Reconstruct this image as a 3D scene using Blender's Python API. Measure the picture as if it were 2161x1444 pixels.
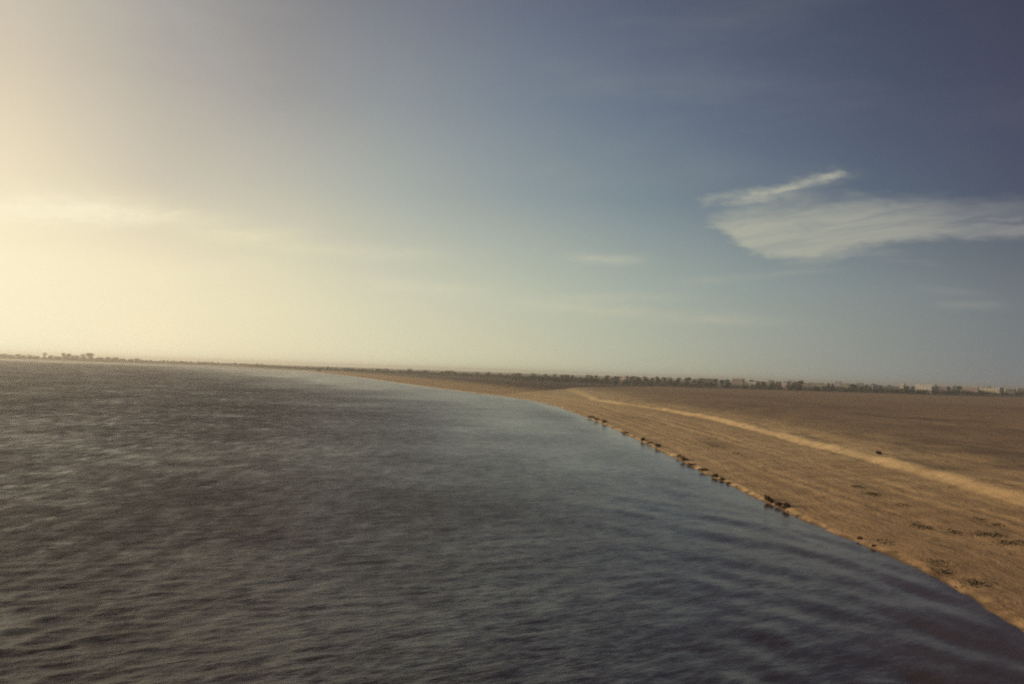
import bpy, math, random
import numpy as np
from mathutils import Matrix, Vector

for o in list(bpy.data.objects):
    bpy.data.objects.remove(o)
scn = bpy.context.scene
COL = scn.collection
PI = math.pi
rnd = random.Random(7)
nrg = np.random.default_rng(11)

# ------------------------------------------------------------------ camera
H = 12.0
PITCH = math.radians(1.74)
ROLL = math.radians(1.97)
FPX = 2101.0                     # focal length in pixels of the 2161 px wide photograph
r0 = Vector((1, 0, 0)); f0 = Vector((0, math.cos(PITCH), math.sin(PITCH))); u0 = Vector((0, -math.sin(PITCH), math.cos(PITCH)))
RR = r0 * math.cos(ROLL) + u0 * math.sin(ROLL)
UU = -r0 * math.sin(ROLL) + u0 * math.cos(ROLL)
cam = bpy.data.cameras.new('camera')
cam.lens = 35; cam.sensor_width = 36
cam.clip_start = 0.5; cam.clip_end = 60000
camo = bpy.data.objects.new('camera', cam); COL.objects.link(camo)
m3 = Matrix((RR, UU, -f0)).transposed()
camo.matrix_world = Matrix.Translation((0, 0, H)) @ m3.to_4x4()
scn.camera = camo


def ray(px, py):
    d = f0 * FPX + RR * (px - 1080.5) + UU * (722 - py)
    return d.normalized()


def ground(px, py, z=0.0):
    d = ray(px, py)
    t = (z - H) / d.z
    return (d.x * t, d.y * t)


def azel(px, py):
    d = ray(px, py)
    return math.degrees(math.atan2(d.x, d.y)), math.degrees(math.asin(d.z))


# ------------------------------------------------------------------ sun, sky, exposure
SUN_AZ = -72.0      # degrees from the view direction, negative = left
SUN_EL = 13.0
sun = bpy.data.lights.new('sun', 'SUN')
sun.energy = 4.0; sun.angle = math.radians(0.5); sun.color = (1.0, 0.76, 0.47)
suno = bpy.data.objects.new('sun', sun); COL.objects.link(suno)
sa, se = math.radians(SUN_AZ), math.radians(SUN_EL)
sdir = Vector((math.sin(sa) * math.cos(se), math.cos(sa) * math.cos(se), math.sin(se)))
suno.rotation_euler = sdir.to_track_quat('Z', 'Y').to_euler()
suno.location = (0, 0, 80)

scn.view_settings.view_transform = 'Standard'
scn.view_settings.look = 'None'
scn.view_settings.exposure = 0.0
scn.view_settings.gamma = 1.0
scn.view_settings.use_curve_mapping = False
scn.cycles.filter_width = 2.2
scn.cycles.max_bounces = 6
scn.cycles.volume_bounces = 0
scn.cycles.use_denoising = False


def lin(c):
    return tuple(((v / 255) / 12.92 if v / 255 <= 0.04045 else ((v / 255 + 0.055) / 1.055) ** 2.4) for v in c)


world = bpy.data.worlds.new("World"); scn.world = world
world.use_nodes = True
WN, WL = world.node_tree.nodes, world.node_tree.links
WN.clear()


class NT:
    """tiny helper for math on node sockets"""
    def __init__(s, tree): s.t = tree; s.n = tree.nodes; s.l = tree.links
    def node(s, k, **kw):
        n = s.n.new(k)
        for a, b in kw.items(): setattr(n, a, b)
        return n
    def m(s, op, a, b=None, c=None, clamp=False):
        n = s.n.new('ShaderNodeMath'); n.operation = op; n.use_clamp = clamp
        for i, v in enumerate((a, b, c)):
            if v is None: continue
            if isinstance(v, (int, float)): n.inputs[i].default_value = v
            else: s.l.new(v, n.inputs[i])
        return n.outputs[0]
    def rng(s, v, a, b, c=0.0, d=1.0, kind='SMOOTHSTEP'):
        n = s.n.new('ShaderNodeMapRange'); n.interpolation_type = kind
        s.l.new(v, n.inputs[0])
        for i, x in enumerate((a, b, c, d)): n.inputs[i + 1].default_value = x
        return n.outputs[0]
    def ramp(s, v, stops, interp='LINEAR'):
        n = s.n.new('ShaderNodeValToRGB'); n.color_ramp.interpolation = interp
        e = n.color_ramp.elements
        while len(e) > 1: e.remove(e[0])
        e[0].position = stops[0][0]; e[0].color = (*stops[0][1], 1)
        for p, c in stops[1:]:
            x = e.new(p); x.color = (*c, 1)
        s.l.new(v, n.inputs[0])
        return n.outputs[0]
    def mix(s, f, a, b, blend='MIX'):
        n = s.n.new('ShaderNodeMix'); n.data_type = 'RGBA'; n.blend_type = blend; n.clamp_factor = True
        for sock, v in ((n.inputs[0], f), (n.inputs[6], a), (n.inputs[7], b)):
            if isinstance(v, (int, float)): sock.default_value = v
            elif isinstance(v, tuple): sock.default_value = (*v, 1)
            else: s.l.new(v, sock)
        return n.outputs[2]
    def noise(s, vec, scale, detail=4, rough=0.55, dist=0.0, out=0):
        n = s.n.new('ShaderNodeTexNoise')
        if vec is not None: s.l.new(vec, n.inputs['Vector'])
        n.inputs['Scale'].default_value = scale; n.inputs['Detail'].default_value = detail
        n.inputs['Roughness'].default_value = rough; n.inputs['Distortion'].default_value = dist
        return n.outputs[out]
    def mapping(s, vec, scale=(1, 1, 1), rot=(0, 0, 0), loc=(0, 0, 0)):
        n = s.n.new('ShaderNodeMapping'); s.l.new(vec, n.inputs[0])
        n.inputs['Scale'].default_value = scale; n.inputs['Rotation'].default_value = rot; n.inputs['Location'].default_value = loc
        return n.outputs[0]
    def xyz(s, x, y, z=0.0):
        n = s.n.new('ShaderNodeCombineXYZ')
        for i, v in enumerate((x, y, z)):
            if isinstance(v, (int, float)): n.inputs[i].default_value = v
            else: s.l.new(v, n.inputs[i])
        return n.outputs[0]


W = NT(world.node_tree)
tc = W.node('ShaderNodeTexCoord').outputs['Generated']
sep = W.node('ShaderNodeSeparateXYZ'); WL.new(tc, sep.inputs[0])
dx, dy, dz = sep.outputs
AZ = W.m('MULTIPLY', W.m('ARCTAN2', dx, dy), 180 / PI)                 # 0 ahead, negative to the left
EL = W.m('MULTIPLY', W.m('ARCSINE', dz), 180 / PI)
azn = W.m('DIVIDE', W.m('ADD', AZ, 180), 360)


def P(a): return (a + 180) / 360


# colour of the clear sky by azimuth, one row per elevation
AZS = (-27.5, -20, -13.5, -7, 0, 7, 13.5, 20, 27)
ROWS = {
    0.0: [(255, 246, 212), (254, 242, 204), (242, 232, 194), (228, 222, 188), (210, 207, 176), (189, 191, 166), (168, 169, 153), (147, 150, 143), (127, 130, 132)],
    5.0: [(255, 243, 205), (244, 231, 195), (229, 220, 188), (206, 205, 182), (187, 192, 173), (164, 174, 164), (145, 156, 153), (130, 139, 140), (110, 117, 123)],
    10.0: [(240, 225, 192), (207, 197, 177), (192, 189, 173), (170, 175, 167), (146, 157, 158), (124, 139, 147), (105, 119, 133), (89, 101, 118), (76, 82, 101)],
    15.0: [(216, 202, 178), (181, 174, 163), (159, 156, 153), (143, 149, 152), (123, 134, 146), (104, 116, 133), (88, 99, 120), (75, 83, 104), (68, 70, 91)],
    20.0: [(198, 189, 172), (161, 158, 154), (139, 137, 138), (122, 126, 136), (105, 113, 129), (89, 98, 117), (76, 84, 104), (68, 74, 93), (62, 63, 81)],
}
rowc = []
for el, cols in ROWS.items():
    k = 1 - el / 40
    st = [(0.0, lin((120, 125, 140))), (P(-130), lin((172, 165, 160))),
          (P(-98), tuple(0.85 * k * c for c in (1.0, 0.9, 0.72))), (P(-72), tuple(1.7 * k * c for c in (1.0, 0.90, 0.68))),
          (P(-45), tuple(1.2 * k * c for c in (1.0, 0.90, 0.66)))]
    st += [(P(a), lin(c)) for a, c in zip(AZS, cols)]
    st += [(P(60), lin((95, 100, 122))), (P(120), lin((90, 96, 122))), (1.0, lin((120, 125, 140)))]
    rowc.append((el, W.ramp(azn, st)))
hi = W.ramp(azn, [(0, lin((85, 86, 100))), (P(-100), lin((125, 115, 114))), (P(-66), lin((150, 138, 132))), (P(-26), lin((90, 79, 88))), (P(-12), lin((72, 63, 72))),
                  (P(20), lin((56, 52, 60))), (P(90), lin((70, 70, 82))), (1, lin((85, 86, 100)))])
rowc.append((31.0, hi))
zen = W.node('ShaderNodeRGB'); zen.outputs[0].default_value = (*lin((58, 56, 70)), 1)
rowc.append((80.0, zen.outputs[0]))
sky = rowc[0][1]
for (e0, c0), (e1, c1) in zip(rowc[:-1], rowc[1:]):
    sky = W.mix(W.rng(EL, e0, e1, kind='LINEAR'), sky, c1)

# ---- clouds, laid out by direction in the sky
warp = W.noise(W.xyz(W.m('MULTIPLY', AZ, 0.12), W.m('MULTIPLY', EL, 0.55)), 1.0, 5, 0.6, out=1)
wsep = W.node('ShaderNodeSeparateXYZ'); WL.new(warp, wsep.inputs[0])
AZw = W.m('ADD', AZ, W.m('MULTIPLY', W.m('SUBTRACT', wsep.outputs[0], 0.5), 3.2))
ELw = W.m('ADD', EL, W.m('MULTIPLY', W.m('SUBTRACT', wsep.outputs[1], 0.5), 0.9))
warp2 = W.noise(W.xyz(W.m('MULTIPLY', AZ, 0.5), W.m('MULTIPLY', EL, 1.6), 3.0), 1.0, 6, 0.62, out=1)
ws2 = W.node('ShaderNodeSeparateXYZ'); WL.new(warp2, ws2.inputs[0])
AZm = W.m('ADD', AZ, W.m('MULTIPLY', W.m('SUBTRACT', ws2.outputs[0], 0.5), 2.6))
ELm = W.m('ADD', EL, W.m('MULTIPLY', W.m('SUBTRACT', ws2.outputs[1], 0.5), 1.3))
# fibrous texture: streaks leaning slightly
fib = W.noise(W.xyz(W.m('ADD', W.m('MULTIPLY', AZ, 0.22), W.m('MULTIPLY', EL, -0.35)), W.m('MULTIPLY', W.m('SUBTRACT', EL, W.m('MULTIPLY', AZ, 0.10)), 1.5)), 1.0, 6, 0.6, 0.6)


def curve(v, pts, lo, hi_):
    n = W.node('ShaderNodeFloatCurve')
    c = n.mapping.curves[0]
    a0, a1 = pts[0][0], pts[-1][0]
    P_ = [((a - a0) / (a1 - a0), (e - lo) / (hi_ - lo)) for a, e in pts]
    c.points[0].location = P_[0]; c.points[1].location = P_[-1]
    for p in P_[1:-1]: c.points.new(*p)
    n.mapping.update()
    WL.new(W.rng(v, a0, a1, kind='LINEAR'), n.inputs['Value'])
    return W.m('ADD', W.m('MULTIPLY', n.outputs[0], hi_ - lo), lo)


up_px = [(1476, 464), (1500, 446), (1560, 428), (1640, 424), (1720, 411), (1900, 408), (2161, 416), (2300, 420)]
lo_px = [(1476, 468), (1530, 500), (1600, 538), (1660, 556), (1750, 552), (1850, 522), (2000, 510), (2161, 506), (2300, 505)]
up = [azel(*p) for p in up_px]; lo_ = [azel(*p) for p in lo_px]
U_ = curve(AZm, up, 4, 14); L_ = curve(AZm, lo_, 4, 14)
top_in = W.rng(W.m('SUBTRACT', U_, ELm), -0.25, 1.5)
bot_in = W.rng(W.m('SUBTRACT', ELm, L_), -0.22, 0.62)
tip = W.rng(AZm, up[0][0] - 0.2, up[0][0] + 1.6)
main = W.m('MULTIPLY', W.m('MULTIPLY', top_in, bot_in), tip)
main = W.m('MULTIPLY', main, W.rng(fib, 0.28, 0.62, 0.56, 1.0))


def ell(px0, py0, px1, py1, thick, amp, warped=True):
    """a tapering streak between two directions; thick in degrees"""
    a0, e0 = azel(px0, py0); a1, e1 = azel(px1, py1)
    ca, ce = (a0 + a1) / 2, (e0 + e1) / 2
    L = math.hypot(a1 - a0, e1 - e0) / 2; c, s_ = (a1 - a0) / (2 * L), (e1 - e0) / (2 * L)
    A, E = (AZw, ELw) if warped == 1 else (AZm, ELm)
    da, de = W.m('SUBTRACT', A, ca), W.m('SUBTRACT', E, ce)
    p = W.m('DIVIDE', W.m('ADD', W.m('MULTIPLY', da, c), W.m('MULTIPLY', de, s_)), L)
    q = W.m('DIVIDE', W.m('SUBTRACT', W.m('MULTIPLY', de, c), W.m('MULTIPLY', da, s_)), thick)
    r2 = W.m('ADD', W.m('POWER', W.m('ABSOLUTE', p), 3.0), W.m('MULTIPLY', q, q))
    return W.m('MULTIPLY', W.m('EXPONENT', W.m('MULTIPLY', r2, -1.0)), amp)


dens = main
hole = ell(2010, 470, 2260, 452, 0.42, 0.75, 2)
dens = W.m('MULTIPLY', dens, W.m('SUBTRACT', 1.0, hole, clamp=True))
hole2 = ell(1600, 430, 1740, 420, 0.16, 0.25, 2)
dens = W.m('MULTIPLY', dens, W.m('SUBTRACT', 1.0, hole2, clamp=True))
streaks = [
    (1672, 388, 1790, 372, 0.32, 0.75, 2), (1735, 374, 1775, 368, 0.30, 0.6, 2), (1640, 402, 1700, 388, 0.25, 0.5, 2), (1560, 425, 1720, 410, 0.40, 0.40, 2),
    (1540, 417, 1665, 398, 0.34, 0.6, 2), (1480, 428, 1540, 410, 0.26, 0.45, 2), (1520, 432, 1620, 424, 0.14, 0.3, 2),
    (2060, 466, 2161, 456, 0.14, 0.45, 2), (1780, 536, 1905, 536, 0.20, 0.32, 2), (1860, 552, 2000, 556, 0.14, 0.12, 2),
    (1640, 580, 1760, 566, 0.16, 0.25, 1), (1450, 590, 1660, 582, 0.22, 0.22, 1),
    (1200, 548, 1360, 552, 0.28, 0.50, 1), (1180, 625, 1450, 628, 0.26, 0.42, 1), (1050, 640, 1330, 650, 0.40, 0.45, 1),
    (1200, 655, 1640, 678, 0.40, 0.55, 1), (1940, 612, 2080, 622, 0.24, 0.22, 1), (1980, 648, 2140, 650, 0.26, 0.42, 1),
    (780, 595, 1020, 622, 0.45, 0.42, 1), (1120, 430, 1160, 440, 0.2, 0.0, 1),
    (-60, 440, 320, 452, 0.80, 0.85, 1), (120, 432, 480, 470, 0.55, 0.4, 1), (400, 492, 640, 500, 0.5, 0.45, 1), (560, 520, 950, 540, 0.45, 0.30, 1),
    (-80, 560, 420, 590, 0.9, 0.35, 1), (200, 640, 900, 660, 1.0, 0.25, 1), (350, 570, 620, 545, 0.5, 0.18, 1),
]
extra = None
for s_ in streaks:
    if s_[5] == 0: continue
    e = ell(*s_)
    extra = e if extra is None else W.m('ADD', extra, e)
brk = W.noise(W.xyz(W.m('MULTIPLY', AZ, 0.9), W.m('MULTIPLY', EL, 2.2), 5.0), 1.0, 5, 0.65)
extra = W.m('MULTIPLY', W.m('MULTIPLY', extra, W.rng(fib, 0.25, 0.65, 0.55, 1.0)), W.rng(brk, 0.34, 0.60, 0.65, 1.15))
dens = W.m('ADD', W.m('MULTIPLY', dens, 0.95), extra, clamp=True)
# high thin veils over the rest of the sky, away from the picture
veil = W.noise(W.xyz(W.m('MULTIPLY', AZ, 0.04), W.m('MULTIPLY', EL, 0.16), 9.0), 1.0, 5, 0.6)
dens = W.m('ADD', dens, W.m('MULTIPLY', W.rng(veil, 0.5, 0.8), 0.10), clamp=True)
cloudc = W.ramp(azn, [(0, lin((170, 170, 165))), (P(-58), (1.7, 1.5, 1.15)), (P(-27), (1.02, 0.92, 0.66)), (P(-13), lin((240, 230, 192))), (P(0), lin((208, 206, 180))),
                      (P(10), lin((184, 183, 163))), (P(18), lin((172, 172, 157))), (P(28), lin((146, 144, 144))), (1, lin((170, 170, 165)))])
sky = W.mix(W.m('MULTIPLY', dens, 0.9), sky, cloudc)

nish = W.node('ShaderNodeTexSky'); nish.sky_type = 'NISHITA'; nish.sun_disc = False
nish.sun_elevation = se; nish.sun_rotation = sa; nish.altitude = 0; nish.air_density = 1.0; nish.dust_density = 2.0; nish.ozone_density = 1.0
sc10 = W.node('ShaderNodeVectorMath', operation='SCALE'); WL.new(sky, sc10.inputs[0]); sc10.inputs['Scale'].default_value = 10.0
skymix = W.mix(0.94, nish.outputs[0], sc10.outputs[0])
bg = W.node('ShaderNodeBackground'); bg.inputs['Strength'].default_value = 0.1
WL.new(skymix, bg.inputs[0])
wo = W.node('ShaderNodeOutputWorld'); WL.new(bg.outputs[0], wo.inputs[0])
world.cycles.sampling_method = 'MANUAL'; world.cycles.sample_map_resolution = 512


# ------------------------------------------------------------------ helpers
def smooth(a, b, x):
    t = np.clip((x - a) / (b - a), 0, 1)
    return t * t * (3 - 2 * t)


def mat(name):
    m = bpy.data.materials.new(name); m.use_nodes = True
    m.node_tree.nodes.clear()
    T = NT(m.node_tree)
    out = T.node('ShaderNodeOutputMaterial'); b = T.node('ShaderNodeBsdfPrincipled')
    T.l.new(b.outputs[0], out.inputs['Surface'])
    return m, T, b, out


def tag(o, label=None, cat=None, group=None, kind=None):
    if label: o['label'] = label
    if cat: o['category'] = cat
    if group: o['group'] = group
    if kind: o['kind'] = kind
    return o


def link(name, mesh, m=None, parent=None, smooth_=False):
    o = bpy.data.objects.new(name, mesh); COL.objects.link(o)
    if m: mesh.materials.append(m)
    if parent: o.parent = parent
    if smooth_: mesh.polygons.foreach_set('use_smooth', [True] * len(mesh.polygons))
    return o


def empty(name, loc, rz=0.0):
    o = bpy.data.objects.new(name, None); COL.objects.link(o)
    o.location = loc; o.rotation_euler = (0, 0, rz); o.empty_display_size = 0.5
    return o


def grid_mesh(name, X, Y, Z, attrs=None):
    n, k = X.shape
    co = np.stack([X, Y, Z], -1).reshape(-1, 3).astype(np.float32)
    i = np.arange(n * k).reshape(n, k)
    f = np.stack([i[:-1, :-1], i[1:, :-1], i[1:, 1:], i[:-1, 1:]], -1).reshape(-1, 4)
    me = bpy.data.meshes.new(name)
    me.vertices.add(len(co)); me.vertices.foreach_set('co', co.ravel())
    me.loops.add(f.size); me.loops.foreach_set('vertex_index', f.ravel().astype(np.int32))
    me.polygons.add(len(f)); me.polygons.foreach_set('loop_start', (np.arange(len(f)) * 4).astype(np.int32))
    me.update(calc_edges=True); me.validate()
    for a, v in (attrs or {}).items():
        at = me.attributes.new(a, 'FLOAT', 'POINT'); at.data.foreach_set('value', v.ravel().astype(np.float32))
    return me


def vnoise(x, y, seed=0):
    """value noise, numpy"""
    xi, yi = np.floor(x).astype(np.int64), np.floor(y).astype(np.int64)
    fx, fy = x - xi, y - yi
    fx, fy = fx * fx * (3 - 2 * fx), fy * fy * (3 - 2 * fy)
    def h(a, b):
        v = (a * 374761393 + b * 668265263 + seed * 974711) & 0x7fffffff
        v = ((v ^ (v >> 13)) * 1274126177) & 0x7fffffff
        return ((v ^ (v >> 16)) & 0xffff) / 65535.0
    return (h(xi, yi) * (1 - fx) + h(xi + 1, yi) * fx) * (1 - fy) + (h(xi, yi + 1) * (1 - fx) + h(xi + 1, yi + 1) * fx) * fy


def fbm(x, y, seed=0, o=4):
    v, a, t = 0, 1, 0
    for k in range(o):
        v = v + a * vnoise(x * 2 ** k, y * 2 ** k, seed + k); t += a; a *= 0.5
    return v / t - 0.5


# ------------------------------------------------------------------ shoreline, from the photograph's waterline
shore_px = [(2161, 1333), (2060, 1268), (1960, 1213), (1870, 1168), (1790, 1138), (1700, 1100), (1600, 1053), (1500, 1006), (1430, 970), (1355, 934),
            (1290, 903), (1220, 874), (1175, 858), (1130, 847), (1060, 836), (1000, 829), (920, 819), (840, 808), (740, 794), (640, 782.5)]
S = [ground(*p) for p in shore_px]
S = [(27.5, -420), (26.5, -60), (26.0, 20)] + S + [(-720, 2650), (-900, 3060), (-1150, 3120), (-1500, 2960), (-2300, 2800), (-4500, 2700)]
S = np.array(S)
cum = np.r_[0, np.cumsum(np.hypot(*np.diff(S, axis=0).T))]


def resample(pts, cum, t):
    x, y = np.interp(t, cum, pts[:, 0]), np.interp(t, cum, pts[:, 1])
    return x, y


# step along the shore: fine near the camera
tl = [0.0]
while tl[-1] < cum[-1]:
    x, y = resample(S, cum, tl[-1])
    d = math.hypot(float(x), float(y)) if y > 0 else 300
    tl.append(tl[-1] + max(0.5, min(60, d * 0.006)))
t = np.array(tl[:-1] + [cum[-1]])
sx, sy = resample(S, cum, t)


def smear(v, n):
    k = np.ones(n) / n
    p = np.pad(v, (n, n), 'edge')
    return np.convolve(p, k, 'same')[n:-n]


sx, sy = smear(sx, 5), smear(sy, 5)
wig = 0.55 * fbm(t / 7, t * 0, 3, 3) * np.clip(1, 0, 1) + 0.5 * fbm(t / 1.7, t * 0 + 5, 9, 2)
wig = wig * smooth(-200, 0, sy)
sx = sx + wig
# direction pointing inland: +X along the near bank, swinging to +Y at the far shore
ang = np.interp(t, [0, t[np.argmin(abs(sy - 300))], t[np.argmin(abs(sy - 2100))], cum[-1] * 0.8, cum[-1]], [0, 4, 60, 90, 95])
nx, ny = np.cos(np.radians(ang)), np.sin(np.radians(ang))

ul = [-30, -8, -3, -1.2, -0.5, -0.2, 0.0, 0.08, 0.18, 0.3, 0.45, 0.65, 0.9, 1.3, 1.8]
while ul[-1] < 15: ul.append(ul[-1] + 0.5)
while ul[-1] < 30: ul.append(ul[-1] + 0.27)
while ul[-1] < 40: ul.append(ul[-1] + 0.55)
while ul[-1] < 120: ul.append(ul[-1] + 1.8)
while ul[-1] < 14000: ul.append(ul[-1] * 1.09)
u = np.array(ul)
T_, U2 = np.meshgrid(t, u, indexing='ij')
X = sx[:, None] + nx[:, None] * u[None, :]
Y = sy[:, None] + ny[:, None] * u[None, :]

crest_px = [(2161, 1064), (1950, 1002), (1800, 963), (1700, 938), (1600, 911), (1500, 885), (1430, 872), (1370, 862), (1300, 852), (1250, 844), (1215, 831)]
CR = np.array([ground(px, py, 1.8) for px, py in crest_px])
cy = np.r_[-420, 0, CR[:, 1], 900, 1300]; cx = np.r_[44, 44.5, CR[:, 0], CR[-1, 0] + 6, CR[-1, 0] + 30]
cwig = 1.5 * fbm(Y / 30, Y * 0 + 2, 21, 3)
Xc = np.interp(Y, cy, cx) + cwig
D2 = X - Xc
yb = np.interp(X, [-40, 5, 56, 160, 560, 980, 4000], [430, 525, 790, 1050, 1190, 1720, 2600])
wp = smooth(25, -25, Y - yb + 30 * fbm(X / 60, Y / 60, 5, 3))           # inside the sand plateau
yfade = smooth(300, 800, Y)
step_w = 1.7 + 7 * yfade
brokn = 0.35 + 1.5 * np.clip(fbm(T_ / 3.5, T_ * 0 + 8, 505, 4) + 0.35, 0, 1)
low = 0.20 * brokn * smooth(0, 0.45 + 0.5 * vnoise(T_ / 2.3, T_ * 0, 506), U2) + 1.46 * np.clip(U2 / 23, 0, 1) ** 0.9
cr_n = 0.85 + 0.7 * fbm(X / 5, Y / 13, 621, 3)
land = low + 0.82 * cr_n * smooth(-0.2, 1.2, D2 / step_w) + 0.38 * smooth(0.6, 6.5, D2 / step_w)
land = land - 0.30 * smooth(4, 40, D2) + 0.5 * fbm(X / 45, Y / 70, 31, 4) * smooth(4, 40, D2) * 1.4
flat = 0.34 * smooth(0, 0.75, U2) + 0.9 * smooth(2, 60, U2) + 0.6 * fbm(X / 150, Y / 150, 77, 3) * smooth(20, 200, U2)
Z = flat + (land - flat) * wp
Z = Z + (0.10 * fbm(U2 / 1.6, T_ / 14, 51, 3) + 0.16 * fbm(U2 / 5, T_ / 40, 52, 3) + 0.07 * fbm(X / 1.3, Y / 1.3, 53, 3)) * smooth(0.6, 3, U2)
# two worn vehicle tracks that run along the slope
for uc, wd, dp in ((6.5, 0.6, 0.10), (8.4, 0.6, 0.10), (13.8, 0.8, 0.13), (16.2, 0.7, 0.10), (3.2, 0.5, 0.07)):
    uu = U2 - uc - 1.6 * fbm(T_ / 45, T_ * 0 + uc, 61, 2)
    dp *= 0.65
    Z = Z - dp * np.exp(-(uu / wd) ** 2) * wp + dp * 0.7 * np.exp(-((uu - wd * 1.5) / wd) ** 2) * wp
Z = np.where(U2 < 0, U2 * 0.28, Z)
Z = np.maximum(Z, -3)

# ground colour masks (soil and scrub; pale also paints sunlight onto the crest)
dk = np.zeros_like(X)
def blot(px, py, rx, ry, amp, z=2.6, rot=0):
    global dk
    gx, gy = ground(px, py, z)
    a, b = (X - gx), (Y - gy)
    q = (a / rx) ** 2 + (b / ry) ** 2
    dk = np.maximum(dk, amp * np.exp(-q))
for b_ in [(1700, 850, 14, 45, 0.55), (1620, 856, 18, 50, 0.35), (1900, 880, 8, 22, 0.75), (1960, 884, 9, 20, 0.75), (1850, 874, 9, 20, 0.45),
           (2040, 905, 20, 16, 0.35), (2100, 985, 12, 9, 0.5), (2150, 960, 14, 14, 0.55), (1980, 935, 14, 12, 0.35), (1800, 860, 30, 40, 0.4), (1560, 836, 30, 60, 0.5),
           (2100, 860, 60, 60, 0.35)]:
    blot(*b_)
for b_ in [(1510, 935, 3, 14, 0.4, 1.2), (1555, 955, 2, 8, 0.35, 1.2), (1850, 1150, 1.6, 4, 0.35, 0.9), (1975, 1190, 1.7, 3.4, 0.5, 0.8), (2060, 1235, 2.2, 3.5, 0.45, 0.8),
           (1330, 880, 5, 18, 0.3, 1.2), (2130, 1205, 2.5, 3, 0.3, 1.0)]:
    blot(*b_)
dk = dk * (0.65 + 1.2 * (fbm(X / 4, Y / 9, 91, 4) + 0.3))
scrub = (1 - wp) * smooth(12 + np.clip(Y, 0, 3000) * 0.03, 60 + np.clip(Y, 0, 3000) * 0.06, U2 + 25 * fbm(X / 80, Y / 120, 15, 3))
plat = smooth(3, 16, D2 + 6 * fbm(X / 12, Y / 12, 41, 3)) * smooth(700, 420, Y - 0.9 * np.maximum(D2 - 10, 0) * 4)
plat = smooth(2, 30, D2 + 14 * fbm(X / 14, Y / 22, 41, 3))
mx, my = ground(1200, 828, 2.2)
pale = np.exp(-((X - mx) / 34) ** 2 - ((Y - my) / 190) ** 2) * wp * 1.1
pale = np.maximum(pale, 0.35 * np.exp(-((D2 - step_w * 1.2) / (step_w * 2.6)) ** 2) * (0.5 + fbm(X / 9, Y / 16, 611, 3) + 0.3) * wp)  # sunlit look of the crest face put into the sand colour
me = grid_mesh('sand_bank', X, Y, Z, {'along': T_, 'across': U2, 'dark': np.clip(dk, 0, 1), 'scrub': scrub, 'plateau': plat, 'pale': pale})
msand, T, b, out = mat('sand')
def attr(T, n):
    a = T.node('ShaderNodeAttribute'); a.attribute_name = n; return a.outputs['Fac']
obj_ = T.node('ShaderNodeTexCoord').outputs['Object']
al, ac = attr(T, 'along'), attr(T, 'across')
stv = T.xyz(T.m('MULTIPLY', al, 0.05), T.m('MULTIPLY', ac, 0.9))
st1 = T.noise(stv, 1.0, 5, 0.6)
st2 = T.noise(T.xyz(T.m('MULTIPLY', al, 0.4), T.m('MULTIPLY', ac, 1.6), 4), 1.0, 5, 0.65)
n1 = T.noise(obj_, 0.35, 6, 0.6); n2 = T.noise(obj_, 3.0, 5, 0.7); n3 = T.noise(obj_, 0.02, 4, 0.5)
base = T.ramp(T.m('ADD', T.m('MULTIPLY', st1, 0.28), T.m('ADD', T.m('MULTIPLY', n1, 0.42), T.m('MULTIPLY', n2, 0.30))),
              [(0.34, (0.295, 0.213, 0.125)), (0.48, (0.41, 0.302, 0.174)), (0.62, (0.54, 0.41, 0.24))])
platc = T.ramp(T.m('ADD', T.m('MULTIPLY', n1, 0.6), T.m('MULTIPLY', n3, 0.4)), [(0.3, (0.175, 0.124, 0.092)), (0.7, (0.275, 0.197, 0.132))])
base = T.mix(T.m('MULTIPLY', attr(T, 'plateau'), 0.75), base, platc)
scr = T.ramp(T.noise(obj_, 0.03, 5, 0.6), [(0.35, (0.055, 0.040, 0.036)), (0.65, (0.105, 0.078, 0.062))])
base = T.mix(T.m('MULTIPLY', attr(T, 'pale'), T.rng(n1, 0.3, 0.6, 0.45, 1.0)), base, (0.56, 0.46, 0.27))
base = T.mix(attr(T, 'scrub'), base, scr)
gp = T.noise(T.xyz(T.m('MULTIPLY', al, 0.16), T.m('MULTIPLY', ac, 0.36), 7.7), 1.0, 6, 0.72)
base = T.mix(T.m('MULTIPLY', T.rng(gp, 0.55, 0.68), 0.5), base, (0.15, 0.125, 0.085))
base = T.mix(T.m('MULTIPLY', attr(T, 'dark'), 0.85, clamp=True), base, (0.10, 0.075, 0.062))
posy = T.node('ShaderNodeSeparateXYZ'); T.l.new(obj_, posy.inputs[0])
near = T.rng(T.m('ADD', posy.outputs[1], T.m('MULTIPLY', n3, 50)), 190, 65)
base = T.mix(T.m('MULTIPLY', near, 0.52), base, T.mix(1.0, base, (0.52, 0.37, 0.31), 'MULTIPLY'))  # vignette shading painted into the sand colour, darker and redder at small Y
# damp foot of the bank
damp = T.m('MULTIPLY', T.rng(T.m('ADD', ac, T.m('MULTIPLY', T.m('SUBTRACT', n1, 0.5), 3.2)), 0.6, -0.05), 0.8)
base = T.mix(damp, base, (0.12, 0.08, 0.05))
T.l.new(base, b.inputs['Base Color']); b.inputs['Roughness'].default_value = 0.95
b.inputs['Specular IOR Level'].default_value = 0.15
bp = T.node('ShaderNodeBump'); bp.inputs['Strength'].default_value = 0.7; bp.inputs['Distance'].default_value = 0.25
hsum = T.m('ADD', T.m('MULTIPLY', st2, 0.8), T.m('ADD', T.m('MULTIPLY', n2, 0.35), T.m('MULTIPLY', T.noise(obj_, 9, 4, 0.7), 0.12)))
T.l.new(hsum, bp.inputs['Height']); T.l.new(bp.outputs[0], b.inputs['Normal'])
land_o = tag(link('ground', me, msand, smooth_=True), kind='structure')

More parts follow.
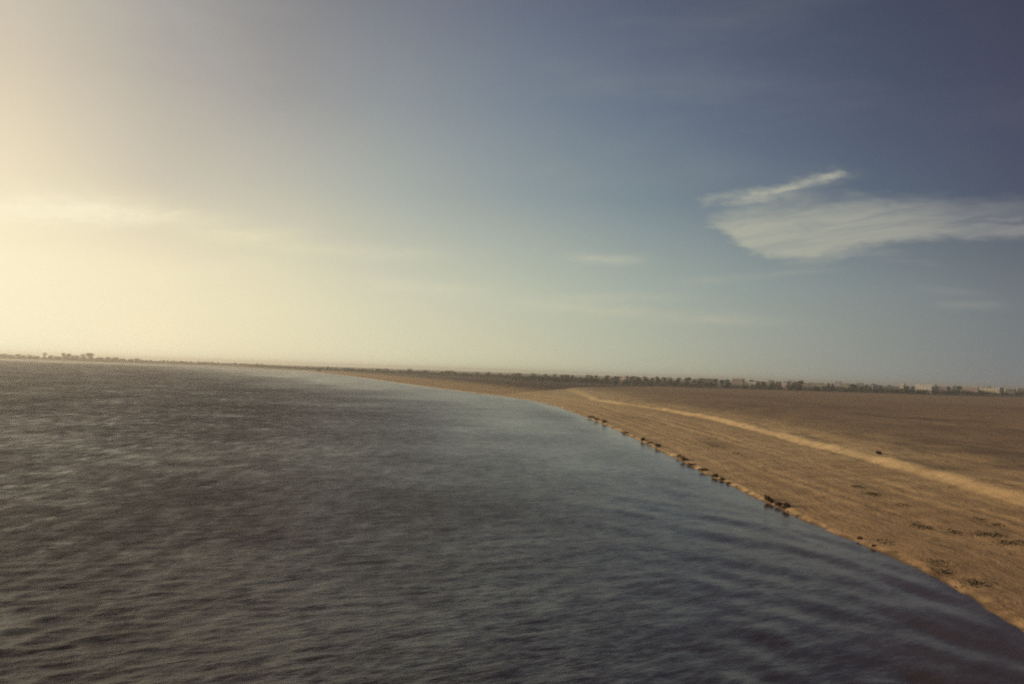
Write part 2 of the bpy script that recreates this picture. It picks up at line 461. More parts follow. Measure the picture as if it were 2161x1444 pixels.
# height lookup for planting things
from mathutils.bvhtree import BVHTree
_v = np.stack([X, Y, Z], -1).reshape(-1, 3)
_i = np.arange(X.size).reshape(X.shape)
_f = np.stack([_i[:-1, :-1], _i[1:, :-1], _i[1:, 1:], _i[:-1, 1:]], -1).reshape(-1, 4)
bvh = BVHTree.FromPolygons([tuple(p) for p in _v.tolist()], _f.tolist())
def hgt(x, y):
    h = bvh.ray_cast(Vector((x, y, 60)), Vector((0, 0, -1)))
    return h[0].z if h[0] is not None else 0.0
def hit(px, py):
    """where the line of sight meets the modelled ground"""
    h = bvh.ray_cast(Vector((0, 0, H)), ray(px, py))
    return h[0]

# ------------------------------------------------------------------ water
azl = [-180.0]
while azl[-1] < 180:
    a = azl[-1]
    azl.append(a + (0.085 if -33 <= a <= 33 else 0.7))
azl[-1] = 180.0
rl = [0.6, 4, 8, 12, 16, 20, 24, 27, 29]
while rl[-1] < 12000:
    r = rl[-1]
    rl.append(r + max(0.05, r * r * 0.00012) if r < 700 else r * 1.09)
A_, R_ = np.meshgrid(np.radians(np.array(azl)), np.array(rl), indexing='ij')
wx, wy = R_ * np.sin(A_), R_ * np.cos(A_)
cell = np.maximum(R_ * math.radians(0.085), np.maximum(0.05, R_ * R_ * 0.00012))
cell = np.where(np.abs(A_) > math.radians(34), R_ * 0.0123 + cell, cell)
order = np.argsort(sy[:])
shx = np.interp(wy, sy[order][::1], sx[order][::1])
dsh = np.where(wy < 2000, shx - wx, 200)
calm = smooth(0.2, 9, dsh)
gust = 0.75 + 0.9 * fbm(wx / 28, wy / 45, 101, 3) + 0.5 * fbm(wx / 9, wy / 12, 103, 2)
lee = 0.10 + 0.90 * smooth(4, 1, 0 * dsh) * smooth(4 + 0.05 * np.clip(wy, 0, 2000), 42 + 0.22 * np.clip(wy, 0, 2000), dsh)              # sheltered towards the bank
wz = np.zeros_like(wx)
unres = np.zeros_like(wx)
for k in range(70):
    lam = 0.42 * (2.7 / 0.42) ** (nrg.random() ** 1.1)
    th = math.radians(-38 + nrg.normal() * 22)         # waves run away to the left
    kx, ky = math.sin(th) * 2 * PI / lam, math.cos(th) * 2 * PI / lam
    amp = 0.0040 * lam ** 0.9
    ph = nrg.random() * 2 * PI
    wob = 1.3 * fbm(wx / (lam * 5), wy / (lam * 5), 200 + k, 2)
    fade = smooth(0.48, 0.22, cell / lam)
    s_ = np.sin(kx * wx + ky * wy + ph + wob * 2)
    wz += amp * fade * (s_ + 0.25 * s_ * s_)
    unres += (amp * 2 * PI / lam * (1 - fade)) ** 2 / 2
wz *= np.clip(gust, 0.15, 1.6) * calm * lee
# long low waves thrown back from the bank beside the ship
ship = smooth(2.0, 12, wx) * smooth(170, 70, wy)
for k, (lam, th, amp) in enumerate([(5.2, 78, 0.035), (3.1, 70, 0.020), (7.5, 60, 0.035), (2.2, 84, 0.012), (9.0, 30, 0.03), (4.1, 45, 0.016)]):
    th = math.radians(th)
    kx, ky = math.sin(th) * 2 * PI / lam, math.cos(th) * 2 * PI / lam
    wob = 2.6 * fbm(wx / 14, wy / 24, 300 + k, 3)
    env = np.clip(0.6 + 1.8 * fbm(wx / 12, wy / 30, 320 + k, 2), 0, 1.3)
    wz += amp * env * np.sin(kx * wx + ky * wy + wob * 2.2) * ship * smooth(0.1, 3, dsh) * smooth(0.45, 0.2, cell / lam)
wm = grid_mesh('water', wx, wy, wz, {'lee': lee * calm, 'windy': smooth(18 + 0.06 * np.clip(wy, 0, 2000), 62 + 0.20 * np.clip(wy, 0, 2000), dsh), 'shallow': smooth(13, 0.5, dsh + 7 * fbm(wx / 6, wy / 14, 401, 3)) * smooth(500, 150, wy), 'chop': np.sqrt(unres) * np.clip(gust, 0.5, 1.4) * (0.12 + 0.88 * lee) * (0.3 + 0.7 * calm)})
mw, T, b, out = mat('canal_water')
ob = T.node('ShaderNodeTexCoord').outputs['Object']
T.l.new(T.mix(attr(T, 'shallow'), (0.036, 0.026, 0.031), (0.064, 0.045, 0.038)), b.inputs['Base Color'])
b.inputs['Specular Tint'].default_value = (1, 0.85, 0.92, 1); b.inputs['Specular IOR Level'].default_value = 0.27; b.inputs['IOR'].default_value = 1.33
gn = T.noise(T.mapping(ob, (0.05, 0.03, 1)), 1.0, 6, 0.65)
gn2 = T.noise(T.mapping(ob, (0.55, 0.15, 1)), 1.0, 6, 0.75)
gust_ = T.m('ADD', T.m('MULTIPLY', gn, 0.3), T.m('MULTIPLY', gn2, 0.7))
alpha = T.m('MULTIPLY', T.m('ADD', T.m('MULTIPLY', attr(T, 'chop'), 1.5), 0.012), T.m('ADD', 1.0, T.m('MULTIPLY', T.rng(gust_, 0.38, 0.62, -0.8, 1.1, 'LINEAR'), T.m('ADD', T.m('MULTIPLY', attr(T, 'windy'), 0.75), 0.25))))
T.l.new(T.m('SQRT', alpha), b.inputs['Roughness'])
rip = T.mapping(ob, (1.0, 1.0, 1), (0, 0, math.radians(-38)))
rip = T.mapping(rip, (0.6, 1.5, 1))
w1 = T.noise(rip, 1.6, 6, 0.6, 0.3); w2 = T.noise(rip, 5.0, 4, 0.6, 0.2)
hw = T.m('ADD', T.m('MULTIPLY', w1, 0.10), T.m('MULTIPLY', w2, 0.03))
hw = T.m('MULTIPLY', hw, T.m('ADD', attr(T, 'lee'), 0.05))
bp = T.node('ShaderNodeBump'); bp.inputs['Strength'].default_value = 0.9; bp.inputs['Distance'].default_value = 1.0
T.l.new(hw, bp.inputs['Height'])
# wavelets by their slope: two scales of chop
def slope(scale, k, an=(0.55, 1.35, 1), rz=-38, by='lee', off=0.12):
    c = T.noise(T.mapping(T.mapping(ob, (1, 1, 1), (0, 0, math.radians(rz))), an), scale, 5, 0.68, 0.3, out=1)
    v = T.node('ShaderNodeVectorMath', operation='SUBTRACT'); T.l.new(c, v.inputs[0]); v.inputs[1].default_value = (0.5, 0.5, 0.5)
    w = T.node('ShaderNodeVectorMath', operation='MULTIPLY'); T.l.new(v.outputs[0], w.inputs[0]); w.inputs[1].default_value = (k, k * 1.2, 0)
    x = T.node('ShaderNodeVectorMath', operation='SCALE'); T.l.new(w.outputs[0], x.inputs[0]); T.l.new(T.m('ADD', attr(T, by), off), x.inputs['Scale'])
    return x.outputs[0]
a1 = T.node('ShaderNodeVectorMath', operation='ADD'); T.l.new(slope(0.7, 0.62), a1.inputs[0]); T.l.new(slope(2.2, 0.5), a1.inputs[1])
a0 = T.node('ShaderNodeVectorMath', operation='ADD'); T.l.new(a1.outputs[0], a0.inputs[0]); T.l.new(slope(1.0, 0.7, (0.5, 0.16, 1), 0, 'windy', 0.06), a0.inputs[1])
a2 = T.node('ShaderNodeVectorMath', operation='ADD'); T.l.new(a0.outputs[0], a2.inputs[0]); T.l.new(bp.outputs[0], a2.inputs[1])
a3 = T.node('ShaderNodeVectorMath', operation='NORMALIZE'); T.l.new(a2.outputs[0], a3.inputs[0]); T.l.new(a3.outputs[0], b.inputs['Normal'])
tag(link('water', wm, mw, smooth_=True), kind='structure')
#PLANTS
# ------------------------------------------------------------------ materials for the things
def simple(name, stops, scale, rough=0.85, bump=0.0):
    m, T, b, out = mat(name)
    ob = T.node('ShaderNodeTexCoord').outputs['Object']
    T.l.new(T.ramp(T.noise(ob, scale, 4, 0.6), stops), b.inputs['Base Color'])
    b.inputs['Roughness'].default_value = rough; b.inputs['Specular IOR Level'].default_value = 0.2
    return m
M_leaf = simple('leaf', [(0.35, (0.030, 0.040, 0.022)), (0.65, (0.075, 0.085, 0.045))], 0.8)
M_bush = simple('bush_leaf', [(0.35, (0.085, 0.064, 0.044)), (0.65, (0.17, 0.128, 0.082))], 6)
M_matp = simple('mat_leaf', [(0.35, (0.125, 0.10, 0.066)), (0.65, (0.20, 0.16, 0.105))], 5)
M_bark = simple('bark', [(0.4, (0.06, 0.045, 0.03)), (0.6, (0.11, 0.085, 0.06))], 4)
M_stone = simple('stone', [(0.35, (0.07, 0.05, 0.038)), (0.65, (0.16, 0.12, 0.085))], 5)
M_white = simple('white_render', [(0.4, (0.62, 0.60, 0.56)), (0.6, (0.76, 0.74, 0.70))], 0.4)
M_cream = simple('cream_render', [(0.4, (0.50, 0.46, 0.37)), (0.6, (0.60, 0.56, 0.45))], 0.4)
M_pink = simple('pink_render', [(0.4, (0.46, 0.36, 0.33)), (0.6, (0.56, 0.45, 0.41))], 0.4)
M_grey = simple('grey_render', [(0.4, (0.30, 0.31, 0.32)), (0.6, (0.40, 0.41, 0.42))], 0.4)
M_roof = simple('roof_edge', [(0.4, (0.55, 0.52, 0.47)), (0.6, (0.66, 0.63, 0.58))], 0.4)
M_win = simple('window_dark', [(0.4, (0.03, 0.035, 0.04)), (0.6, (0.06, 0.065, 0.07))], 0.4, 0.3)


def mesh_from(name, vs, fs):
    me = bpy.data.meshes.new(name); me.from_pydata(vs, [], fs); me.update(); return me


def tube(vs, fs, p0, p1, ra, rb, n=6):
    d = (Vector(p1) - Vector(p0)).normalized()
    a = d.orthogonal().normalized(); c = d.cross(a); i0 = len(vs)
    for p, r in ((p0, ra), (p1, rb)):
        for k in range(n):
            q = Vector(p) + (a * math.cos(2 * PI * k / n) + c * math.sin(2 * PI * k / n)) * r
            vs.append(tuple(q))
    for k in range(n):
        fs.append((i0 + k, i0 + (k + 1) % n, i0 + n + (k + 1) % n, i0 + n + k))
    fs.append(tuple(i0 + n + k for k in range(n)))


def leaf_cloud(vs, fs, lobes, count, size, rng_):
    """many small leaf-sized faces spread through a set of ellipsoid lobes"""
    for _ in range(count):
        c, r = rng_.choice(lobes)
        v = Vector((rng_.gauss(0, 1), rng_.gauss(0, 1), rng_.gauss(0, 1))).normalized() * (rng_.random() ** 0.45)
        p = Vector((c[0] + v.x * r[0], c[1] + v.y * r[1], c[2] + v.z * r[2]))
        a = Vector((rng_.gauss(0, 1), rng_.gauss(0, 1), rng_.gauss(0, 1))).normalized(); b_ = a.orthogonal().normalized()
        s1, s2 = size * rng_.uniform(0.6, 1.4), size * rng_.uniform(0.35, 0.8)
        i0 = len(vs)
        vs += [tuple(p - a * s1), tuple(p + b_ * s2), tuple(p + a * s1), tuple(p - b_ * s2 * 0.8)]
        fs.append((i0, i0 + 1, i0 + 2, i0 + 3))


def tree_proto(seed, w, flat=1.0):
    """a tree 10 m tall; returns crown and trunk mesh data"""
    q = random.Random(seed)
    vs, fs = [], []
    lob = []
    for k in range(9):
        a = q.uniform(0, 2 * PI); d = q.uniform(0.1, 0.6) * w
        lob.append(((math.cos(a) * d, math.sin(a) * d, q.uniform(2.6, 8.2)), (q.uniform(1.5, 2.5) * flat, q.uniform(1.5, 2.5) * flat, q.uniform(1.3, 2.2))))
    leaf_cloud(vs, fs, lob, 620, 0.5, q)
    crown = mesh_from('crown', vs, fs); crown.materials.append(M_leaf)
    vs, fs = [], []
    tube(vs, fs, (0, 0, -0.4), (0.1, 0.05, 3.2), 0.30, 0.20)
    for c, r in lob[:5]:
        tube(vs, fs, (0.1, 0.05, 3.0), (c[0] * 0.8, c[1] * 0.8, c[2]), 0.15, 0.04, 5)
    trunk = mesh_from('trunk', vs, fs); trunk.materials.append(M_bark)
    return crown, trunk


TREES = [tree_proto(31, 4.2, 1.15), tree_proto(32, 3.2, 1.0), tree_proto(33, 4.8, 1.3), tree_proto(34, 2.6, 0.9)]


def place(px, D):
    """ground position in the direction of photo column px, D metres ahead"""
    hx = (px - 1080.5) / FPX
    return hx * D, D


def horizon(px): return 748.6 + 0.0345 * px
def farther(px, D): return D * (1 + 0.32 * max(0, (px - 1880) / 280))


def tree(x, y, h, wscale, label, group, k=None):
    cm, tm = TREES[rnd.randrange(4) if k is None else k]
    s_ = h / 10.0
    root = empty('tree', (x, y, hgt(x, y) - 0.1), rnd.uniform(0, 6.28))
    root.scale = (s_ * wscale, s_ * wscale, s_)
    tag(root, label, 'tree', group)
    c = bpy.data.objects.new('crown', cm); COL.objects.link(c); c.parent = root
    t_ = bpy.data.objects.new('trunk', tm); COL.objects.link(t_); t_.parent = root
    return root


WHERE = {2: [', left one', ', right one'], 3: [', left one', ', middle one', ', right one'], 4: [', leftmost', ', second from left', ', second from right', ', rightmost']}
for _n in (5, 6, 7, 8):
    WHERE[_n] = [', leftmost', ', second from left', ', third from left'] + [', in the middle'] * (_n - 6) + [', third from right', ', second from right', ', rightmost'][-(3 if _n > 5 else 2):]
def clump(x0, x1, ytop, D, label, group, n=None, ws=1.0, drop=0.2):
    """trees filling a photo column range whose tops stand at ytop"""
    xm = (x0 + x1) / 2; D = farther(xm, D)
    h = H + (horizon(xm) - ytop) * D / FPX
    w = (x1 - x0) / FPX * D
    n = n or max(1, round(w / (h * 0.62)))
    for i in range(n):
        px = x0 + (x1 - x0) * (i + 0.5) / n + rnd.uniform(-1, 1)
        dd = D + rnd.uniform(-25, 25)
        gx, gy = place(px, dd)
        hh = (h - hgt(gx, gy)) * (1 - rnd.uniform(0, drop)) + 0.6
        cw = max(0.75, (w / n) / (hh * 0.75)) * ws
        tree(gx, gy, hh, min(cw * rnd.uniform(0.9, 1.4), 2.2), label if n == 1 else label + WHERE[min(n, 8)][i], group)


GT = 'trees along the right horizon'
for c in [
    (1653, 1672, 804, 1480, 'dark tree at the left end of the broad flat-topped clump right of centre'),
    (1672, 1697, 803, 1480, 'dark tree in the broad flat-topped clump right of centre'),
    (1745, 1764, 807, 1500, 'dark tree just left of the small bright white house'),
    (1792, 1812, 807, 1500, 'dark squarish tree between the bright white house and the pale shed'),
    (1824, 1850, 809, 1500, 'dark tree in the row in front of the cream building'),
    (1850, 1868, 810, 1480, 'dark lower tree behind the pale wall of the cream building'),
    (1873, 1893, 811, 1480, 'dark tree above the yellowish low building'),
    (1911, 1932, 812, 1450, 'dark purple-grey tree at the left end of the long white building'),
    (1976, 1989, 812, 1450, 'dark tree at the right end of the long white building'),
    (1998, 2032, 813, 1450, 'dark tree in the wide clump right of the long white building'),
    (2036, 2053, 814, 1470, 'small dark tree behind the light building near the right edge'),
    (2063, 2098, 816, 1470, 'dark tree in the low row above the long pale building'),
    (2135, 2148, 818, 1450, 'small dark tree between the two pale houses at the right edge'),
    (1580, 1622, 801.5, 1500, 'dark tree in the long level clump left of the broad clump'),
    (1624, 1638, 802, 1500, 'dark square tree standing right of the long level clump'),
    (1505, 1545, 799, 1560, 'grey-green tree in the even row behind the pale blue house'),
    (1446, 1486, 796.5, 1580, 'hazy green tree in the row right of centre'),
    (1429, 1440, 796.5, 1580, 'single hazy green tree between two rows right of centre'),
    (1398, 1422, 795.5, 1600, 'hazy green tree in the pair of crowns right of centre'),
    (1360, 1396, 794.5, 1600, 'hazy green tree in the level row above the sand plateau'),
    (1328, 1356, 793.5, 1600, 'hazy green tree just right of the small pink house'),
    (1296, 1313, 792, 1600, 'hazy green tree just left of the small pink house'),
    (1276, 1290, 791.5, 1600, 'hazy green tree second to the left of the small pink house'),
    (1236, 1266, 791, 1650, 'faint grey-green tree above the pale sand mound'),
    (1184, 1214, 790, 1650, 'faint grey-green tree left of the pale sand mound top'),
]:
    clump(c[0], c[1], c[2] - 1.0, c[3], c[4], GT)
for i in range(34):
    px = 690 + i * 14.5 + rnd.uniform(-16, 16)
    gx, gy = place(px, 1950 + rnd.uniform(-150, 150))
    tree(gx, gy, 9.2 + rnd.uniform(-1.5, 2.6), rnd.uniform(1.1, 2.4), 'small faint tree in the even hazy line on the centre horizon', 'faint trees on the centre horizon')
GL = 'trees on the far left shore'
clump(92, 100, 743, 3150, 'lone dark tree standing up from the far left shore', GL, 1, 1.0)
clump(131, 150, 743, 3150, 'tall tree at the left end of the raised far left clump', GL, 2, 1.1)
clump(150, 172, 747, 3150, 'lower tree in the middle of the raised clump on the far left shore', GL, 2, 1.1)
clump(172, 199, 743.5, 3150, 'rounded tree at the right end of the raised far left clump', GL, 2, 1.2)
clump(58, 68, 746, 3150, 'small low tree left of the lone tree on the far left shore', GL, 1, 1.0)
clump(0, 30, 746, 3150, 'low tree in the row at the left edge of the far shore', GL, 3, 1.2)
clump(36, 56, 747, 3150, 'low tree in the short row near the left edge of the far shore', GL, 2, 1.2)
clump(104, 130, 749.5, 3150, 'low tree in the dip between the lone tree and the raised clump', GL, 2, 1.2)
clump(205, 300, 753.5, 3150, 'low tree in the thinning row right of the raised clump', GL, 6, 2.0, 0.3)


def belt(name, label, pts, height, count, leaf, cat='scrub'):
    """a low continuous belt of scrub nobody could count"""
    q = random.Random(len(label)); vs, fs = [], []
    P_ = np.array(pts); cu = np.r_[0, np.cumsum(np.hypot(*np.diff(P_[:, :2], axis=0).T))]
    lobes = []
    n = int(cu[-1] / 6)
    for i in range(n):
        tt = cu[-1] * (i + q.random()) / n
        x, y = float(np.interp(tt, cu, P_[:, 0])), float(np.interp(tt, cu, P_[:, 1]))
        y += q.uniform(-14, 14); z = hgt(x, y); hh = height * q.uniform(0.6, 1.1)
        lobes.append(((x, y, z + hh * 0.45), (q.uniform(4, 9), q.uniform(3, 6), hh * 0.52)))
    leaf_cloud(vs, fs, lobes, count, leaf, q)
    return tag(link(name, mesh_from(name, vs, fs), M_leaf), label, cat, kind='stuff')


belt('scrub_belt', 'dark continuous scrub in front of the right horizon trees', [place(p, d) for p, d in ((1090, 1350), (1300, 1250), (1600, 1270), (1900, 1400), (2161, 1850), (2500, 2300))], 7.4, 17000, 1.2)
belt('scrub_belt', 'low hazy scrub along the centre horizon behind the bend', [place(p, d) for p, d in ((520, 2900), (640, 2500), (800, 2100), (1000, 1800), (1200, 1600), (1420, 1620))], 7.6, 13000, 1.4)
belt('scrub_belt', 'low hazy scrub along the far left shore', [place(p, d) for p, d in ((-120, 3080), (0, 3080), (200, 3080), (420, 3250), (560, 3300))], 11.5, 13000, 1.9)


# ------------------------------------------------------------------ buildings of the far town
def box(vs, fs, x0, x1, y0, y1, z0, z1):
    i = len(vs)
    vs += [(x0, y0, z0), (x1, y0, z0), (x1, y1, z0), (x0, y1, z0), (x0, y0, z1), (x1, y0, z1), (x1, y1, z1), (x0, y1, z1)]
    fs += [(i, i + 3, i + 2, i + 1), (i + 4, i + 5, i + 6, i + 7), (i, i + 1, i + 5, i + 4), (i + 1, i + 2, i + 6, i + 5), (i + 2, i + 3, i + 7, i + 6), (i + 3, i, i + 4, i + 7)]


def building(x0, x1, ytop, D, wall_m, label, floors=3, group='pale buildings of the town on the right horizon', pitched=False):
    xm = (x0 + x1) / 2; D = farther(xm, D)
    gx, gy = place(xm, D); zg = hgt(gx, gy)
    h = H + (horizon(xm) - ytop) * D / FPX - zg
    w = (x1 - x0) / FPX * D; dp = max(8, min(14, w * 0.6))
    root = empty('building', (gx, gy, zg), -rnd.uniform(0.25, 0.75))
    tag(root, label, 'building', group)
    vs, fs = [], []
    box(vs, fs, -w / 2, w / 2, -dp / 2, dp / 2, -0.5, h - 0.4)
    link('wall', mesh_from('wall', vs, fs), wall_m, root)
    vs, fs = [], []
    if pitched:
        i = 0
        e = 0.5
        vs = [(-w / 2 - e, -dp / 2 - e, h - 0.4), (w / 2 + e, -dp / 2 - e, h - 0.4), (w / 2 + e, dp / 2 + e, h - 0.4), (-w / 2 - e, dp / 2 + e, h - 0.4), (-w / 2 - e, 0, h + 1.6), (w / 2 + e, 0, h + 1.6)]
        fs = [(0, 1, 5, 4), (2, 3, 4, 5), (0, 4, 3), (1, 2, 5), (0, 3, 2, 1)]
    else:
        for a in ((-w / 2 - .3, w / 2 + .3, -dp / 2 - .3, -dp / 2), (-w / 2 - .3, w / 2 + .3, dp / 2, dp / 2 + .3), (-w / 2 - .3, -w / 2, -dp / 2, dp / 2), (w / 2, w / 2 + .3, -dp / 2, dp / 2)):
            box(vs, fs, *a, h - 0.9, h + 0.25)
        box(vs, fs, -w / 2 + .01, w / 2 - .01, -dp / 2 + .01, dp / 2 - .01, h - 0.39, h - 0.15)
    link('roof', mesh_from('roof', vs, fs), M_roof, root)
    nw = max(2, min(6, int(w / 4)))
    vs, fs = [], []
    box(vs, fs, -0.6, 0.6, -0.06, 0.0, 0, 1.3)
    wm_ = mesh_from('window', vs, fs); wm_.materials.append(M_win)
    for fl in range(floors):
        for k in range(nw):
            o = bpy.data.objects.new('window', wm_); COL.objects.link(o); o.parent = root
            o.location = (-w / 2 + w * (k + 0.5) / nw, -dp / 2 - 0.005, 1.1 + fl * (h - 1.2) / floors)
    vs, fs = [], []
    box(vs, fs, -0.5, 0.5, -0.07, 0.0, 0, 2.1)
    o = link('door', mesh_from('door', vs, fs), M_bark, root); o.location = (w * 0.08 / nw - w / nw * 0.0 + 0.9 * 0, -dp / 2 - 0.08, 0.0)
    return root


for b_ in [
    (1938, 1976, 811.5, 1520, M_white, 'long bright white building between two dark trees on the right horizon', 3, False),
    (1765, 1777, 805.5, 1560, M_white, 'small bright white house, brightest in the middle of the right treeline', 3, False),
    (1715, 1740, 808, 1580, M_cream, 'cream building right of the broad flat-topped tree clump', 3, False),
    (1779, 1792, 809, 1570, M_cream, 'low cream house directly right of the small bright white house', 2, False),
    (1698, 1712, 808.5, 1560, M_pink, 'dull pink house at the right end of the broad flat-topped tree clump', 2, True),
    (1811, 1824, 809, 1570, M_cream, 'narrow pale shed in the gap between two dark trees', 2, False),
    (1844, 1862, 813.5, 1400, M_grey, 'grey low building in front of the dark tree row', 2, False),
    (1868, 1897, 816, 1400, M_cream, 'yellowish low building under a dark tree', 2, False),
    (1904, 1911, 811, 1540, M_cream, 'tiny cream house left of the purple-grey tree', 3, False),
    (1968, 1984, 815.5, 1400, M_grey, 'grey house in front of the right end of the long white building', 2, False),
    (1985, 2001, 815.5, 1400, M_pink, 'pinkish house with flat roof right of the long white building', 2, False),
    (2033, 2066, 816.5, 1420, M_pink, 'light pinkish building right of the wide dark tree clump', 2, False),
    (2070, 2112, 819.5, 1400, M_cream, 'long pale building under the low tree row at the right edge', 2, False),
    (2112, 2130, 818, 1420, M_grey, 'pale grey house next to the long pale building at the right edge', 2, False),
    (2124, 2142, 821, 1380, M_cream, 'cream house with pitched roof near the right edge', 2, True),
    (2149, 2165, 820, 1420, M_cream, 'last cream house at the very right edge', 2, False),
    (1522, 1537, 802, 1600, M_grey, 'pale bluish house among the trees right of centre', 3, False),
    (1549, 1572, 799.5, 1640, M_pink, 'dull pinkish building between two tree rows right of centre', 3, False),
    (1584, 1602, 807, 1440, M_grey, 'low grey building in front of the long level tree clump', 2, False),
    (1654, 1666, 809, 1440, M_pink, 'small pinkish house in front of the broad flat-topped clump', 2, False),
    (1314, 1327, 793.5, 1640, M_pink, 'small pink house alone above the sand plateau, leftmost of the town', 3, False),
    (1640, 1652, 806, 1520, M_cream, 'small cream house just left of the broad flat-topped clump', 2, False),
    (1487, 1505, 799.5, 1620, M_cream, 'faint cream house between two hazy tree rows right of centre', 3, False),
]:
    building(*b_[:5], b_[5], b_[6], pitched=b_[7])


# ------------------------------------------------------------------ bushes and stones on the near bank
def bush(px, py, h, w, label, seed, name='bush', cat='bush', lean=0.0, group='dark bushes along the water edge'):
    q = random.Random(seed); h *= 0.55; w *= 0.55
    p = hit(px, py)
    gx, gy = (p.x, p.y) if p is not None else ground(px, py, 0.1)
    while hgt(gx, gy) < 0.10: gx += 0.1
    z = hgt(gx, gy)
    root = empty(name, (gx, gy, z - 0.05), q.uniform(0, 6))
    tag(root, label, cat, group)
    vs, fs = [], []
    lob = []
    for k in range(6):
        a = q.uniform(0, 2 * PI); d = q.uniform(0, 0.5) * w
        lob.append(((math.cos(a) * d + lean * h * .3, math.sin(a) * d, h * q.uniform(0.12, 0.62)), (w * q.uniform(.32, .55), w * q.uniform(.32, .55), h * q.uniform(.24, .36))))
    leaf_cloud(vs, fs, lob, 420, 0.07 + 0.03 * h, q)
    link('foliage', mesh_from('foliage', vs, fs), M_bush, root)
    vs, fs = [], []
    for c, r in lob:
        tube(vs, fs, (c[0] * .15, c[1] * .15, -0.1), c, 0.03, 0.012, 5)
    link('stem', mesh_from('stem', vs, fs), M_bark, root)
    return root


for i, b_ in enumerate([
    (1598, 1064, 1.35, 1.0, 'tallest dark bush standing upright on the water edge'),
    (1611, 1066, 0.9, 0.7, 'slim dark bush just right of the tallest one'),
    (1612, 1084, 1.5, 1.5, 'broad dark bush hanging over the water below the tallest one'),
    (1601, 1078, 0.8, 1.1, 'low dark bush half in the water left of the overhanging one'),
    (1502, 1009, 1.0, 1.2, 'round dark bush on the water edge at the right end of the middle thicket'),
    (1478, 996, 0.8, 1.6, 'low dark bush second from the right end of the middle thicket'),
    (1512, 1016, 0.7, 1.3, 'small dark bush just below the round one on the edge'),
    (1459, 982, 1.0, 2.0, 'wide dark bush in the middle thicket above its reflection'),
    (1442, 973, 1.4, 1.6, 'tall dark bush near the left end of the middle thicket'),
    (1432, 965, 1.0, 1.2, 'small dark bush at the left end of the middle thicket'),
    (1388, 944, 1.4, 1.6, 'dark bush at the right end of the upper thicket'),
    (1370, 936, 0.9, 2.4, 'low spreading brown bush in the upper thicket'),
    (1356, 931, 1.7, 1.5, 'dark pointed bush at the left end of the upper thicket'),
    (1275, 893, 2.0, 1.8, 'dark bush on the far edge, rightmost of the three beside the bend'),
    (1260, 887, 1.4, 2.2, 'low dark bush on the far edge, middle of the three beside the bend'),
    (1247, 882, 1.5, 2.2, 'brown bush on the far edge, leftmost of the three beside the bend'),
    (1320, 915, 1.0, 2.4, 'low dark growth on the edge between the upper thicket and the bend'),
    (1800, 1140, 0.55, 0.5, 'single small dark bush on the bare sandy edge'),
    (1830, 1158, 0.35, 0.5, 'smallest dark bush on the bare sandy edge, right of the single one'),
]):
    bush(*b_, seed=100 + i)
bush(1856, 959, 1.1, 1.3, 'lone dark bush on the plateau just beyond the bright sand ridge', 300, group=None)


def scrub_mat(px, py, rx, ry, label, seed, n=260, hgt_=0.17):
    """low creeping patch of dry plants on the slope"""
    q = random.Random(seed); p = hit(px, py)
    root_v, fs, vs = p, [], []
    for _ in range(int(n * 0.55)):
        a = q.uniform(0, 2 * PI); d = q.random() ** 0.5 * (1 + 0.5 * q.random())
        x, y = math.cos(a) * d * rx * q.uniform(.6, 1.1), math.sin(a) * d * ry * q.uniform(.6, 1.1)
        z = hgt(p.x + x, p.y + y) - p.z
        hh = hgt_ * q.uniform(0.3, 1) * max(0.3, 1.15 - d)
        for j in range(3):
            b2 = q.uniform(0, 2 * PI); w = q.uniform(.03, .06); i0 = len(vs)
            dxx, dyy = math.cos(b2), math.sin(b2)
            vs += [(x - dyy * w, y + dxx * w, z - .03), (x + dyy * w, y - dxx * w, z - .03), (x + dxx * hh * .8 + dyy * w, y + dyy * hh * .8 - dxx * w, z + hh), (x + dxx * hh * .8 - dyy * w, y + dyy * hh * .8 + dxx * w, z + hh)]
            fs.append((i0, i0 + 1, i0 + 2, i0 + 3))
    o = link('ground_shrub', mesh_from('ground_shrub', vs, fs), M_matp); o.location = (p.x, p.y, p.z)
    return tag(o, label, 'shrub', 'low shrubs on the sand slope')


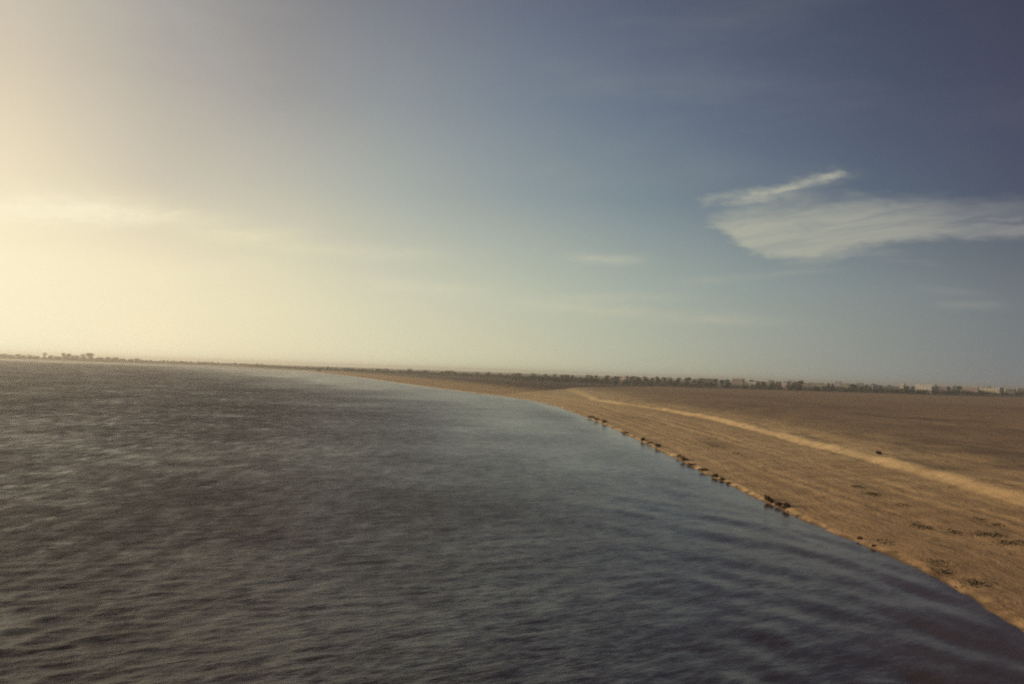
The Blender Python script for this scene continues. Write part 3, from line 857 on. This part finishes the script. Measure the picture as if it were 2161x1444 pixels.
for i, a in enumerate([
    (1812, 1028, 0.6, 1.6, 'small grey-green shrub, upper of the two dark ones on the middle slope', 150),
    (1840, 1043, 0.9, 1.8, 'dark grey-green oblong shrub on the middle slope', 260),
    (1905, 1066, 0.6, 1.6, 'faint low shrub right of the oblong one', 60),
    (1945, 1112, 0.9, 1.9, 'arched grey-green shrub patch on the right slope', 180),
    (2010, 1122, 0.6, 1.2, 'small round shrub between the arched patch and the big dark one', 110),
    (2086, 1129, 1.3, 1.8, 'largest and darkest shrub patch at the right of the slope', 320),
    (2122, 1146, 0.9, 1.2, 'shrub patch adjoining the largest one on its right', 170),
    (2068, 1096, 0.5, 1.2, 'thin line of shrub above the largest patch', 60),
    (2105, 1108, 0.5, 1.1, 'short dark shrub directly above the largest patch at the right', 70),
    (2160, 1146, 0.7, 1.0, 'shrub cut by the right edge of the picture', 90),
    (1865, 1143, 0.7, 2.0, 'pale green shrub patch just above the water edge', 90),
    (1980, 1188, 0.9, 1.9, 'brownish shrub patch low on the slope above the dark water', 110),
    (1990, 1208, 0.6, 1.2, 'small dark shrub patch closest to the water at the right', 90),
    (2060, 1232, 1.1, 1.5, 'wide faint shrub patch in the lower right of the slope', 130),
    (1510, 942, 1.5, 4.5, 'faint green shrub patch on the far slope', 110),
    (1552, 958, 1.0, 3.0, 'small faint shrub patch right of the far green one', 90),
]):
    scrub_mat(a[0], a[1], a[2], a[3], a[4], 400 + i, a[5])


def stone(px, py, r, label, seed):
    q = random.Random(seed)
    p = hit(px, py); gx, gy = (p.x, p.y) if p is not None else ground(px, py, 0.1)
    while hgt(gx, gy) < 0.05: gx += 0.1
    z = hgt(gx, gy)
    import bmesh
    bm = bmesh.new(); bmesh.ops.create_icosphere(bm, subdivisions=2, radius=r)
    for v in bm.verts:
        v.co *= 1 + q.uniform(-0.18, 0.18); v.co.z *= 0.62; v.co.x *= 1.25
    me_ = bpy.data.meshes.new('stone'); bm.to_mesh(me_); bm.free()
    o = link('stone', me_, M_stone); o.location = (gx, gy, z + r * 0.15); o.rotation_euler = (0, 0, q.uniform(0, 6))
    return tag(o, label, 'stone', 'dark stones along the water edge')


for i, (px, py, r) in enumerate([(1626, 1076, .16), (1635, 1074, .2), (1641, 1078, .13), (1648, 1073, .15), (1656, 1082, .12), (1668, 1092, .13), (1532, 1022, .25), (1545, 1030, .18)]):
    stone(px, py, r, ['dark stone nearest to the overhanging bush on the edge', 'largest dark stone right of the overhanging bush', 'small dark stone below the largest one right of the bush',
                      'dark stone upslope of the water edge, right of the largest', 'small dark stone fifth to the right of the overhanging bush', 'last small dark stone before the bare sandy edge',
                      'dark stone on the edge right of the middle thicket', 'smaller dark stone halfway from the middle thicket to the tallest bush'][i], 700 + i)

# ------------------------------------------------------------------ haze
vs, fs = [], []
box(vs, fs, -5600, 5200, -900, 6800, -4.5, 27)
hm, T, b, out = mat('haze_air')
T.n.remove(b)
pv = T.node('ShaderNodeVolumePrincipled')
pv.inputs['Color'].default_value = (0.97, 0.955, 0.89, 1)
pv.inputs['Density'].default_value = 0.00020; pv.inputs['Anisotropy'].default_value = 0.55
T.l.new(pv.outputs[0], out.inputs['Volume'])
tag(link('haze', mesh_from('haze', vs, fs), hm), kind='stuff')
